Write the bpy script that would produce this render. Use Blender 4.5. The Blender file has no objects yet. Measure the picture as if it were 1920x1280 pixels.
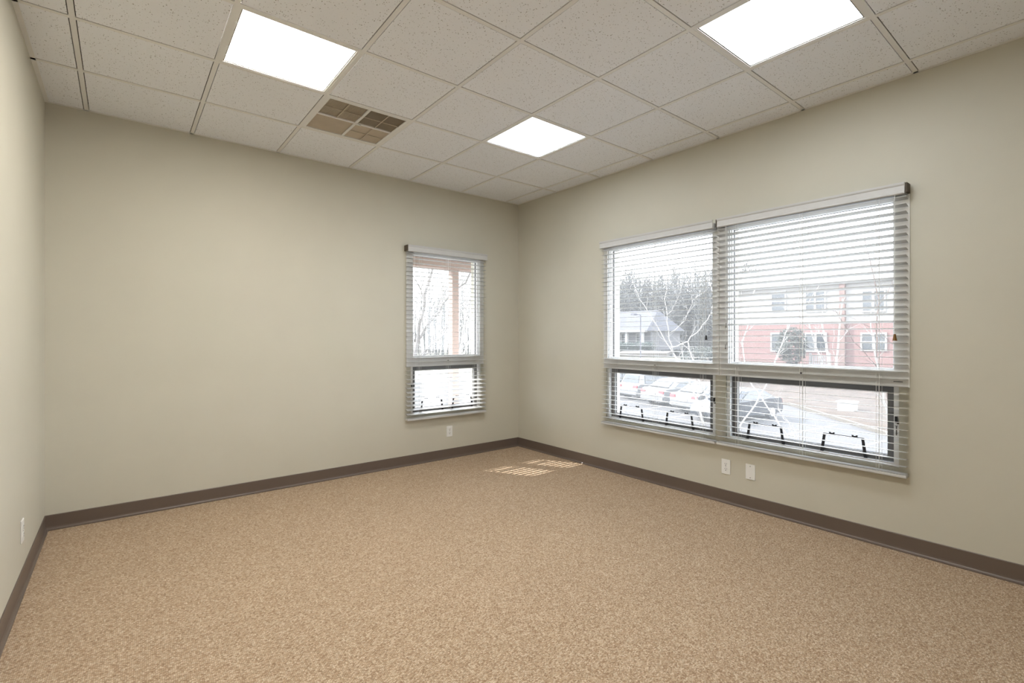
import bpy, bmesh, math, random
from mathutils import Vector, Matrix
random.seed(7)
scene = bpy.context.scene
COL = scene.collection

# ------------------------------------------------------------------ camera
CAM = Vector((0.1885, -4.4172, 1.288)); YAW = 0.6745; FPX = 915.38; CX, CY = 960.0, 631.03
cam_data = bpy.data.cameras.new('camera')
cam = bpy.data.objects.new('camera', cam_data); COL.objects.link(cam)
cam.location = CAM; cam.rotation_euler = (math.pi/2, 0, -YAW)
cam_data.sensor_width = 36.0; cam_data.lens = FPX/1920*36.0
cam_data.shift_y = -(640-CY)/1920
cam_data.clip_start = 0.05; cam_data.clip_end = 600
scene.camera = cam

# ------------------------------------------------------------------ light
SKY_STRENGTH = 6.0
SUN_STRENGTH = 9.0
LAMP_STRENGTH = 10.0          # the two cool panels by the windows
WARM_LAMP_STRENGTH = 20.5     # the two warm panels along the left wall
world = bpy.data.worlds.new('sky'); scene.world = world; world.use_nodes = True
wn = world.node_tree; wn.nodes.clear()
wo = wn.nodes.new('ShaderNodeOutputWorld'); wb = wn.nodes.new('ShaderNodeBackground')
wg = wn.nodes.new('ShaderNodeTexCoord'); wsep = wn.nodes.new('ShaderNodeSeparateXYZ'); wr = wn.nodes.new('ShaderNodeValToRGB')
wn.links.new(wg.outputs['Generated'], wsep.inputs[0]); wn.links.new(wsep.outputs['Z'], wr.inputs[0])
wr.color_ramp.elements[0].position = 0.0; wr.color_ramp.elements[0].color = (0.90, 0.95, 1.0, 1)
wr.color_ramp.elements[1].position = 0.7; wr.color_ramp.elements[1].color = (0.80, 0.88, 1.0, 1)
wn.links.new(wr.outputs[0], wb.inputs[0]); wb.inputs[1].default_value = SKY_STRENGTH
wn.links.new(wb.outputs[0], wo.inputs[0])

sun_data = bpy.data.lights.new('sun', 'SUN'); sun = bpy.data.objects.new('sun', sun_data); COL.objects.link(sun)
SUN_DIR = Vector((0.55, -1.0, -0.83)).normalized()
sun.rotation_euler = SUN_DIR.to_track_quat('-Z', 'Y').to_euler()
sun.location = (-10, 20, 18)
sun_data.energy = SUN_STRENGTH; sun_data.angle = math.radians(0.53); sun_data.color = (1.0, 0.965, 0.93)

scene.view_settings.view_transform = 'Standard'; scene.view_settings.look = 'None'
scene.view_settings.gamma = 1.0; scene.view_settings.use_curve_mapping = False
scene.view_settings.exposure = 0.70

# ------------------------------------------------------------------ helpers
def inv(px, py, w):
    """photo pixel and depth along the view -> a point of the place"""
    a = (px-CX)/FPX; b = -(py-CY)/FPX
    c, s = math.cos(YAW), math.sin(YAW)
    return CAM + w*Vector((a*c+s, -a*s+c, b))

def lin(r, g, b):
    f = lambda v: (v/255/12.92) if v/255 <= .04045 else ((v/255+.055)/1.055)**2.4
    return (f(r), f(g), f(b), 1)

def mat(name, color, rough=.6, metal=0.0, spec=.3, vary=0.0, vscale=8.0, bump=0.0, bscale=60.0):
    m = bpy.data.materials.new(name); m.use_nodes = True
    nt = m.node_tree; p = nt.nodes['Principled BSDF']
    p.inputs['Roughness'].default_value = rough; p.inputs['Metallic'].default_value = metal
    p.inputs['Specular IOR Level'].default_value = spec
    p.inputs['Base Color'].default_value = color
    tc = nt.nodes.new('ShaderNodeTexCoord')
    if vary > 0:
        n = nt.nodes.new('ShaderNodeTexNoise'); n.inputs['Scale'].default_value = vscale; n.inputs['Detail'].default_value = 4
        nt.links.new(tc.outputs['Object'], n.inputs['Vector'])
        r = nt.nodes.new('ShaderNodeValToRGB')
        r.color_ramp.elements[0].position = .3; r.color_ramp.elements[1].position = .7
        r.color_ramp.elements[0].color = tuple(v*(1-vary) for v in color[:3])+(1,)
        r.color_ramp.elements[1].color = tuple(min(1, v*(1+vary)) for v in color[:3])+(1,)
        nt.links.new(n.outputs['Fac'], r.inputs[0]); nt.links.new(r.outputs[0], p.inputs['Base Color'])
    if bump > 0:
        n2 = nt.nodes.new('ShaderNodeTexNoise'); n2.inputs['Scale'].default_value = bscale; n2.inputs['Detail'].default_value = 3
        nt.links.new(tc.outputs['Object'], n2.inputs['Vector'])
        bp = nt.nodes.new('ShaderNodeBump'); bp.inputs['Strength'].default_value = bump; bp.inputs['Distance'].default_value = .002
        nt.links.new(n2.outputs['Fac'], bp.inputs['Height']); nt.links.new(bp.outputs[0], p.inputs['Normal'])
    return m

def new_bm(): return bmesh.new()

def obj(name, bm, material, parent=None, smooth=False, bevel=0.0):
    if bevel > 0:
        bmesh.ops.bevel(bm, geom=[e for e in bm.edges], offset=bevel, segments=2, profile=.6, affect='EDGES', clamp_overlap=True)
    bmesh.ops.recalc_face_normals(bm, faces=bm.faces)
    me = bpy.data.meshes.new(name); bm.to_mesh(me); bm.free()
    if smooth:
        for p in me.polygons: p.use_smooth = True
    o = bpy.data.objects.new(name, me); COL.objects.link(o)
    for m in (material if isinstance(material, (list, tuple)) else [material]): me.materials.append(m)
    if parent is not None:
        o.parent = parent
        o.matrix_parent_inverse = Matrix.Translation(-parent.location)
    return o

def thing(name, loc, label, cat, group=None):
    o = bpy.data.objects.new(name, None); COL.objects.link(o); o.location = loc; o.empty_display_size = .1
    return tag(o, label, cat, group)

def tag(o, label, cat, group=None):
    o['label'] = label; o['category'] = cat
    if group: o['group'] = group
    return o

def struct(o, label=None):
    o['kind'] = 'structure'
    if label: o['label'] = label
    return o

def box(bm, lo, hi, mi=0):
    x0, y0, z0 = lo; x1, y1, z1 = hi
    vs = [bm.verts.new(v) for v in ((x0,y0,z0),(x1,y0,z0),(x1,y1,z0),(x0,y1,z0),(x0,y0,z1),(x1,y0,z1),(x1,y1,z1),(x0,y1,z1))]
    for f in ((0,3,2,1),(4,5,6,7),(0,1,5,4),(1,2,6,5),(2,3,7,6),(3,0,4,7)):
        bm.faces.new([vs[i] for i in f]).material_index = mi

def tube(bm, pts, r0, r1, n=6, cap=True):
    pts = [Vector(p) for p in pts]; rings = []
    for i, p in enumerate(pts):
        d = (pts[min(i+1, len(pts)-1)] - pts[max(i-1, 0)])
        d = d.normalized() if d.length > 1e-9 else Vector((0,0,1))
        u = d.cross(Vector((0,0,1)))
        if u.length < 1e-3: u = d.cross(Vector((1,0,0)))
        u.normalize(); v = d.cross(u)
        r = r0 + (r1-r0)*i/max(1, len(pts)-1)
        rings.append([bm.verts.new(p + r*(math.cos(2*math.pi*k/n)*u + math.sin(2*math.pi*k/n)*v)) for k in range(n)])
    for a, b in zip(rings, rings[1:]):
        for k in range(n): bm.faces.new((a[k], a[(k+1) % n], b[(k+1) % n], b[k]))
    if cap:
        bm.faces.new(rings[0][::-1]); bm.faces.new(rings[-1])

def prism(bm, outline, axis_vec, mi=0):
    """extrude a closed outline (list of 3D points) along a vector"""
    a = [bm.verts.new(p) for p in outline]; b = [bm.verts.new(Vector(p)+Vector(axis_vec)) for p in outline]
    n = len(a)
    bm.faces.new(a[::-1]).material_index = mi; bm.faces.new(b).material_index = mi
    for i in range(n): bm.faces.new((a[i], a[(i+1) % n], b[(i+1) % n], b[i])).material_index = mi

def wall_with_holes(bm, us, vs, holes, to3, depth):
    """rectangular wall in (u,v) with rectangular holes, given thickness along depth vector"""
    us = sorted(set(us + [h[0] for h in holes] + [h[1] for h in holes])); vs = sorted(set(vs + [h[2] for h in holes] + [h[3] for h in holes]))
    grid = {}
    V = lambda i, j: grid.setdefault((i, j), bm.verts.new(to3(us[i], vs[j])))
    fs = []
    for i in range(len(us)-1):
        for j in range(len(vs)-1):
            cu, cv = (us[i]+us[i+1])/2, (vs[j]+vs[j+1])/2
            if any(h[0] < cu < h[1] and h[2] < cv < h[3] for h in holes): continue
            fs.append(bm.faces.new((V(i,j), V(i+1,j), V(i+1,j+1), V(i,j+1))))
    for v in [v for v in bm.verts if not v.link_faces]: bm.verts.remove(v)
    r = bmesh.ops.extrude_face_region(bm, geom=fs, use_keep_orig=True)
    bmesh.ops.translate(bm, vec=depth, verts=[e for e in r['geom'] if isinstance(e, bmesh.types.BMVert)])

def lbox(bm, F, u0, u1, o0, o1, z0, z1):
    a = F(u0, o0, z0); b = F(u1, o1, z1)
    box(bm, tuple(min(p, q) for p, q in zip(a, b)), tuple(max(p, q) for p, q in zip(a, b)))

def ring(bm, F, u0, u1, o0, o1, z0, z1, w, wb=None):
    wb = w if wb is None else wb
    lbox(bm, F, u0, u0+w, o0, o1, z0, z1); lbox(bm, F, u1-w, u1, o0, o1, z0, z1)
    lbox(bm, F, u0+w, u1-w, o0, o1, z1-w, z1); lbox(bm, F, u0+w, u1-w, o0, o1, z0, z0+wb)

# ------------------------------------------------------------------ materials
M = {}
M['wall'] = mat('cream_wall_paint', (.58, .558, .475, 1), .55, vary=.015, vscale=3, bump=.12, bscale=220, spec=.25)
M['base'] = mat('brown_vinyl_base', (.135, .102, .083, 1), .38, spec=.45, vary=.05, vscale=2)
M['white'] = mat('white_plastic', (.80, .80, .78, 1), .4, spec=.4)
M['blind'] = mat('white_blind_slat', (.56, .56, .555, 1), .38, spec=.45, vary=.02, vscale=20)
M['slat'] = mat('off_white_slat', (.47, .47, .46, 1), .38, spec=.4, vary=.02, vscale=20)
M['cord'] = mat('white_cord', (.75, .75, .73, 1), .8)
M['frame'] = mat('white_window_frame', (.85, .85, .845, 1), .38, spec=.4, vary=.02, vscale=6)
M['sash'] = mat('grey_sash_metal', (.11, .108, .108, 1), .35, spec=.5, vary=.03)
M['gasket'] = mat('black_rubber_gasket', (.012, .012, .014, 1), .5)
M['black'] = mat('black_painted_metal', (.012, .012, .015, 1), .35, spec=.4)
M['tbar'] = mat('ceiling_grid_paint', (.77, .765, .75, 1), .45, spec=.3)
M['slot'] = mat('dark_slot', (.05, .045, .04, 1), .6)
M['brown'] = mat('varnished_wood_tassel', (.16, .075, .012, 1), .35, spec=.5)
M['grey'] = mat('grey_tassel', (.16, .155, .15, 1), .5)
M['vent'] = mat('beige_vent_metal', (.55, .48, .38, 1), .45, vary=.05, vscale=9)
M['darkmetal'] = mat('dark_mottled_metal', (.095, .078, .060, 1), .7, vary=.3, vscale=14)  # dark brown with a mottled tone

def carpet_material():
    m = bpy.data.materials.new('tan_loop_carpet'); m.use_nodes = True; nt = m.node_tree; p = nt.nodes['Principled BSDF']
    p.inputs['Roughness'].default_value = .95; p.inputs['Specular IOR Level'].default_value = .05
    tc = nt.nodes.new('ShaderNodeTexCoord')
    mp = nt.nodes.new('ShaderNodeMapping'); mp.inputs['Scale'].default_value = (1, 1.35, 1); mp.inputs['Rotation'].default_value = (0, 0, .02)
    nt.links.new(tc.outputs['Object'], mp.inputs[0])
    vo = nt.nodes.new('ShaderNodeTexVoronoi'); vo.inputs['Scale'].default_value = 150; vo.inputs['Randomness'].default_value = .55
    nt.links.new(mp.outputs[0], vo.inputs['Vector'])
    sepc = nt.nodes.new('ShaderNodeSeparateColor'); nt.links.new(vo.outputs['Color'], sepc.inputs[0])
    ramp = nt.nodes.new('ShaderNodeValToRGB'); cr = ramp.color_ramp
    cr.elements[0].position = 0.0; cr.elements[0].color = (.37, .245, .158, 1)
    cr.elements[1].position = 1.0; cr.elements[1].color = (.74, .605, .455, 1)
    e = cr.elements.new(.3); e.color = (.51, .366, .245, 1)
    e = cr.elements.new(.7); e.color = (.60, .455, .32, 1)
    nt.links.new(sepc.outputs[0], ramp.inputs[0])
    dr = nt.nodes.new('ShaderNodeMapRange'); dr.inputs[1].default_value = .0; dr.inputs[2].default_value = .75
    dr.inputs[3].default_value = 1.08; dr.inputs[4].default_value = .62
    nt.links.new(vo.outputs['Distance'], dr.inputs[0])
    no = nt.nodes.new('ShaderNodeTexNoise'); no.inputs['Scale'].default_value = 1.6; no.inputs['Detail'].default_value = 5
    nt.links.new(tc.outputs['Object'], no.inputs['Vector'])
    nr = nt.nodes.new('ShaderNodeMapRange'); nr.inputs[3].default_value = .95; nr.inputs[4].default_value = 1.05
    nt.links.new(no.outputs['Fac'], nr.inputs[0])
    mu = nt.nodes.new('ShaderNodeMath'); mu.operation = 'MULTIPLY'
    nt.links.new(dr.outputs[0], mu.inputs[0]); nt.links.new(nr.outputs[0], mu.inputs[1])
    mx = nt.nodes.new('ShaderNodeVectorMath'); mx.operation = 'SCALE'
    nt.links.new(ramp.outputs[0], mx.inputs[0]); nt.links.new(mu.outputs[0], mx.inputs['Scale'])
    nt.links.new(mx.outputs[0], p.inputs['Base Color'])
    inv_ = nt.nodes.new('ShaderNodeMath'); inv_.operation = 'SUBTRACT'; inv_.inputs[0].default_value = 1
    nt.links.new(vo.outputs['Distance'], inv_.inputs[1])
    bp = nt.nodes.new('ShaderNodeBump'); bp.inputs['Strength'].default_value = .5; bp.inputs['Distance'].default_value = .004
    nt.links.new(inv_.outputs[0], bp.inputs['Height']); nt.links.new(bp.outputs[0], p.inputs['Normal'])
    return m
M['carpet'] = carpet_material()

def tile_material():
    m = bpy.data.materials.new('fissured_ceiling_tile'); m.use_nodes = True; nt = m.node_tree; p = nt.nodes['Principled BSDF']
    p.inputs['Roughness'].default_value = .9; p.inputs['Specular IOR Level'].default_value = .05
    tc = nt.nodes.new('ShaderNodeTexCoord')
    nz = nt.nodes.new('ShaderNodeTexNoise'); nz.inputs['Scale'].default_value = 55; nt.links.new(tc.outputs['Object'], nz.inputs['Vector'])
    ad = nt.nodes.new('ShaderNodeVectorMath'); ad.operation = 'MULTIPLY_ADD'; ad.inputs[1].default_value = (.016, .016, 0)
    nt.links.new(nz.outputs['Color'], ad.inputs[0]); nt.links.new(tc.outputs['Object'], ad.inputs[2])
    vo = nt.nodes.new('ShaderNodeTexVoronoi'); vo.inputs['Scale'].default_value = 105; vo.inputs['Randomness'].default_value = 1
    nt.links.new(ad.outputs[0], vo.inputs['Vector'])
    sc = nt.nodes.new('ShaderNodeSeparateColor'); nt.links.new(vo.outputs['Color'], sc.inputs[0])
    rad = nt.nodes.new('ShaderNodeMapRange'); rad.inputs[1].default_value = .30; rad.inputs[2].default_value = 1; rad.inputs[3].default_value = 0.0; rad.inputs[4].default_value = .25
    nt.links.new(sc.outputs[0], rad.inputs[0])
    sub = nt.nodes.new('ShaderNodeMath'); sub.operation = 'SUBTRACT'; nt.links.new(vo.outputs['Distance'], sub.inputs[0]); nt.links.new(rad.outputs[0], sub.inputs[1])
    rp = nt.nodes.new('ShaderNodeValToRGB')
    rp.color_ramp.elements[0].position = 0.0; rp.color_ramp.elements[0].color = (.34, .33, .32, 1)
    rp.color_ramp.elements[1].position = .08; rp.color_ramp.elements[1].color = (.84, .86, .90, 1)
    nt.links.new(sub.outputs[0], rp.inputs[0]); nt.links.new(rp.outputs[0], p.inputs['Base Color'])
    bp = nt.nodes.new('ShaderNodeBump'); bp.inputs['Strength'].default_value = .35; bp.inputs['Distance'].default_value = .003
    nt.links.new(rp.outputs[0], bp.inputs['Height']); nt.links.new(bp.outputs[0], p.inputs['Normal'])
    return m
M['tile'] = tile_material()

def lamp_material(name, color, strength):
    m = bpy.data.materials.new(name); m.use_nodes = True; nt = m.node_tree; nt.nodes.clear()
    o = nt.nodes.new('ShaderNodeOutputMaterial'); e = nt.nodes.new('ShaderNodeEmission')
    e.inputs[0].default_value = color; e.inputs[1].default_value = strength
    nt.links.new(e.outputs[0], o.inputs[0]); return m
M['lamp'] = lamp_material('lit_cool_light_panel', (.91, .955, 1.0, 1), LAMP_STRENGTH)
M['warmlamp'] = lamp_material('lit_warm_light_panel', (1.0, .955, .88, 1), WARM_LAMP_STRENGTH)

def glass_material():
    m = bpy.data.materials.new('veiled_window_glass'); m.use_nodes = True; nt = m.node_tree; nt.nodes.clear()
    o = nt.nodes.new('ShaderNodeOutputMaterial')
    t = nt.nodes.new('ShaderNodeBsdfTransparent'); t.inputs[0].default_value = (.98, .985, .985, 1)
    g = nt.nodes.new('ShaderNodeBsdfGlossy'); g.inputs['Roughness'].default_value = .02
    tr = nt.nodes.new('ShaderNodeBsdfTranslucent'); tr.inputs[0].default_value = (.95, .95, .95, 1)
    ma = nt.nodes.new('ShaderNodeMixShader'); mb = nt.nodes.new('ShaderNodeMixShader')
    ma.inputs[0].default_value = .04
    nt.links.new(t.outputs[0], ma.inputs[1]); nt.links.new(g.outputs[0], ma.inputs[2])
    mb.inputs[0].default_value = .03  # translucent share puts the washed-out glare veil into the glass
    nt.links.new(ma.outputs[0], mb.inputs[1]); nt.links.new(tr.outputs[0], mb.inputs[2]); nt.links.new(mb.outputs[0], o.inputs[0])
    return m
M['glass'] = glass_material()

def brick_material(name, c1, c2, mortar, scale):
    m = bpy.data.materials.new(name); m.use_nodes = True; nt = m.node_tree; p = nt.nodes['Principled BSDF']
    p.inputs['Roughness'].default_value = .85
    tc = nt.nodes.new('ShaderNodeTexCoord'); mp = nt.nodes.new('ShaderNodeMapping'); mp.inputs['Rotation'].default_value = (math.pi/2, 0, math.pi/2)
    nt.links.new(tc.outputs['Object'], mp.inputs[0])
    b = nt.nodes.new('ShaderNodeTexBrick'); b.inputs['Scale'].default_value = scale
    b.inputs['Color1'].default_value = c1; b.inputs['Color2'].default_value = c2; b.inputs['Mortar'].default_value = mortar
    nt.links.new(mp.outputs[0], b.inputs['Vector']); nt.links.new(b.outputs[0], p.inputs['Base Color'])
    return m

# ------------------------------------------------------------------ room shell
XL, XR, YB, YF, H = -0.21, 3.85, 0.045, -5.45, 2.843
G = 0.6096
TH = 0.20
WA = (-2.41, -1.30); WB = (-3.575, -2.495); WC = (2.455, 3.315)      # window openings
Z0, Z1 = 0.497, 2.15                                                 # sill and head of every opening

bm = new_bm(); box(bm, (XL-.1, YF-.1, -.12), (XR+TH, YB+TH, 0)); struct(obj('floor', bm, M['carpet']), 'tan loop pile carpet over the whole floor')
bm = new_bm(); wall_with_holes(bm, [YF-.1, YB+TH], [-.12, H+.1], [(WA[0], WA[1], Z0, Z1), (WB[0], WB[1], Z0, Z1)], lambda u, v: (XR, u, v), (TH, 0, 0))
struct(obj('wall_right', bm, M['wall']))
bm = new_bm(); wall_with_holes(bm, [XL-.1, XR], [-.12, H+.1], [(WC[0], WC[1], Z0, Z1)], lambda u, v: (u, YB, v), (0, TH, 0))
struct(obj('wall_back', bm, M['wall']))
bm = new_bm(); box(bm, (XL-.1, YF-.1, -.12), (XL, YB, H+.1)); struct(obj('wall_left', bm, M['wall']))
bm = new_bm(); box(bm, (XL, YF-.1, -.12), (XR, YF, H+.1)); struct(obj('wall_front', bm, M['wall']))

# ceiling: tile panels lying on a grid of tees; lights and vent take three + one cells
LIGHT_CELLS = [(1, 2), (4, 2), (4, 5), (1, 5)]      # (column, row): x from col*G, y from -row*G-G to -row*G
VENT_CELL = (2, 1)
xs = [XL] + [i*G for i in range(0, 7)] + [XR]
ys = [YB] + [-j*G for j in range(1, 9)] + [YF]
bm = new_bm()
for i in range(len(xs)-1):
    for j in range(len(ys)-1):
        x0, x1, y0, y1 = xs[i], xs[i+1], ys[j+1], ys[j]
        if (i-1, j) in LIGHT_CELLS or (i-1, j) == VENT_CELL: continue
        box(bm, (x0+.016 if i else x0+.022, y0+.016, H+.0022), (x1-.016, y1-.016, H+.016))
ceiling = struct(obj('ceiling', bm, M['tile']), 'suspended ceiling of speckled white square tiles')
bm = new_bm(); box(bm, (XL, YF, H+.052), (XR, YB, H+.08)); obj('gap_shade_sheet', bm, M['slot'], ceiling)  # dark sheet over the tile gaps, makes the shadow lines beside the tees
bm = new_bm()
t_ = .0120
for x in xs[1:-1]: box(bm, (x-t_, YF, H), (x+t_, YB, H+.006))
for y in ys[1:-1]:
    for i in range(len(xs)-1):
        a = xs[i] + (t_ if i else 0); b = xs[i+1] - (t_ if i < len(xs)-2 else 0)
        box(bm, (a, y-t_, H), (b, y+t_, H+.006))
box(bm, (XL, YF, H), (XL+.022, YB, H+.006)); box(bm, (XR-.022, YF, H), (XR, YB, H+.006))
box(bm, (XL+.022, YB-.022, H), (XR-.022, YB, H+.006)); box(bm, (XL+.022, YF, H), (XR-.022, YF+.022, H+.006))
obj('ceiling_grid', bm, M['tbar'], ceiling)

# cove base with a toe
def cove(name, p0, p1, nrm):
    bm = new_bm(); n = Vector(nrm); p0 = Vector(p0); p1 = Vector(p1)
    prof = [(0, .0), (.0185, .0), (.0180, .0055), (.0105, .0085), (.0060, .0150), (.0045, .024), (.0045, .098), (.002, .1015), (0, .1015)]
    prism(bm, [p0 + n*a + Vector((0, 0, b)) for a, b in prof], p1-p0)
    struct(obj(name, bm, M['base']))
cove('baseboard_back', (XL, YB, 0), (XR, YB, 0), (0, -1, 0))
cove('baseboard_right', (XR, YF, 0), (XR, YB-.0046, 0), (-1, 0, 0))
cove('baseboard_left', (XL, YF, 0), (XL, YB-.0046, 0), (1, 0, 0))
cove('baseboard_front', (XL+.017, YF, 0), (XR-.017, YF, 0), (0, 1, 0))

# ------------------------------------------------------------------ ceiling lights
def ceiling_light(cell, label, lamp='lamp'):
    cx0 = cell[0]*G + t_; cx1 = cell[0]*G + G - t_; cy1 = -cell[1]*G - t_; cy0 = -cell[1]*G - G + t_
    t = thing('ceiling_light', ((cx0+cx1)/2, (cy0+cy1)/2, H+.0075), label, 'ceiling light', 'square recessed ceiling lights')
    fw = .014
    bm = new_bm(); zb, zt = H+.0015, H+.019
    box(bm, (cx0, cy0, zb), (cx0+fw, cy1, zt)); box(bm, (cx1-fw, cy0, zb), (cx1, cy1, zt))
    box(bm, (cx0+fw, cy0, zb), (cx1-fw, cy0+fw, zt)); box(bm, (cx0+fw, cy1-fw, zb), (cx1-fw, cy1, zt))
    obj('frame', bm, M['tbar'], t)
    bm = new_bm(); box(bm, (cx0+fw+.004, cy0+fw+.004, H+.008), (cx1-fw-.004, cy1-fw-.004, H+.012)); obj('diffuser', bm, M[lamp], t)
    bm = new_bm(); ring(bm, lambda u, o, z: Vector((u, z, H+o)), cx0+fw, cx1-fw, .0045, .0065, cy0+fw, cy1-fw, .0055); obj('gap_shade_ring', bm, M['darkmetal'], t)  # dark ring painted in for the shadowed gap round the lens
    for f in (.25, .7):
        bm = new_bm(); y = cy0 + (cy1-cy0)*f; box(bm, (cx0+.002, y-.012, H-.0005), (cx0+.012, y+.012, H+.0015))
        obj('latch', bm, M['tbar'], t)
ceiling_light(LIGHT_CELLS[0], 'bright square ceiling light panel at upper left, one tile from the air vent', 'warmlamp')
ceiling_light(LIGHT_CELLS[1], 'bright square ceiling light panel farthest away, nearest the far corner')
ceiling_light(LIGHT_CELLS[2], 'bright square ceiling light panel at upper right, cut off by the photo edge')
ceiling_light(LIGHT_CELLS[3], 'bright square ceiling light panel nearest the left wall, above the camera', 'warmlamp')

# ------------------------------------------------------------------ ceiling vent
def ceiling_vent():
    x0, x1 = VENT_CELL[0]*G + t_, VENT_CELL[0]*G + G - t_; y1, y0 = -VENT_CELL[1]*G - t_, -VENT_CELL[1]*G - G + t_
    xm, ym = (x0+x1)/2, (y0+y1)/2
    t = thing('ceiling_vent', (xm, ym, H+.002), 'beige square ceiling air vent of four louvred quarters, beside a light', 'air vent')
    bm = new_bm(); fw = .022; zb, zt = H+.001, H+.008
    box(bm, (x0, y0, zb), (x0+fw, y1, zt)); box(bm, (x1-fw, y0, zb), (x1, y1, zt))
    box(bm, (x0+fw, y0, zb), (x1-fw, y0+fw, zt)); box(bm, (x0+fw, y1-fw, zb), (x1-fw, y1, zt))
    obj('frame', bm, M['tbar'], t)
    bm = new_bm(); box(bm, (xm-.009, y0+fw, zb+.001), (xm+.009, y1-fw, zt+.002)); box(bm, (x0+fw, ym-.009, zb+.001), (xm-.009, ym+.009, zt+.002)); box(bm, (xm+.009, ym-.009, zb+.001), (x1-fw, ym+.009, zt+.002))
    obj('cross_bar', bm, M['tbar'], t)
    bm = new_bm(); box(bm, (x0+.001, y0+.001, H+.045), (x1-.001, y1-.001, H+.049))
    obj('duct_plate', bm, M['darkmetal'], t)
    quarters = [((x0+fw, xm-.009), (y0+fw, ym-.009), 'x', 24, 'vent', True),   # near left
                ((xm+.009, x1-fw), (y0+fw, ym-.009), 'y', 48, 'dark', True),  # near right, open towards the camera
                ((x0+fw, xm-.009), (ym+.009, y1-fw), 'y', -42, 'vent', False),  # far left, blades face the camera
                ((xm+.009, x1-fw), (ym+.009, y1-fw), 'y', -38, 'vent', True)]
    for (qx0, qx1), (qy0, qy1), ax, ang, kind, div in quarters:
        bm = new_bm(); a = math.radians(ang); L = .0112; pitch = .0085
        if ax == 'y':            # blades run along X, stacked in Y
            n = int((qy1-qy0)/pitch)
            for k in range(n):
                c = qy0 + (k+.5)*(qy1-qy0)/n; d = Vector((0, math.cos(a)*L/2, math.sin(a)*L/2)); q = Vector((0, -math.sin(a), math.cos(a)))*.0006
                m_ = Vector((qx0, c, H+.011))
                prism(bm, [m_-d-q, m_+d-q, m_+d+q, m_-d+q], (qx1-qx0, 0, 0))
        else:
            n = int((qx1-qx0)/pitch)
            for k in range(n):
                c = qx0 + (k+.5)*(qx1-qx0)/n; d = Vector((math.cos(a)*L/2, 0, math.sin(a)*L/2)); q = Vector((-math.sin(a), 0, math.cos(a)))*.0006
                m_ = Vector((c, qy0, H+.011))
                prism(bm, [m_-d-q, m_+d-q, m_+d+q, m_-d+q], (0, qy1-qy0, 0))
        lv = obj('louvre_panel', bm, M['vent'], t)
        if div:
            bm = new_bm(); cx_, cy_ = (qx0+qx1)/2, (qy0+qy1)/2
            box(bm, (cx_-.003, qy0, H+.0015), (cx_+.003, qy1, H+.0045)); box(bm, (qx0, cy_-.003, H+.0015), (cx_-.003, cy_+.003, H+.0045)); box(bm, (cx_+.003, cy_-.003, H+.0015), (qx1, cy_+.003, H+.0045))
            d_ = obj('divider', bm, M['vent'], t)
    bm = new_bm(); tube(bm, [(xm+.004, ym+.004, H-.001), (xm+.02, ym-.012, H-.006), (xm+.036, ym-.012, H-.007)], .005, .004, 6)
    obj('damper_lever', bm, M['white'], t)
ceiling_vent()

# ------------------------------------------------------------------ windows, blinds, brackets in a local frame
# local frame of a window wall: u along the wall, o = distance outward from the inner wall face, z up
def framer(kind):
    if kind == 'R': return lambda u, o, z: Vector((XR+o, u, z))
    return lambda u, o, z: Vector((u, YB+o, z))

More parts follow.
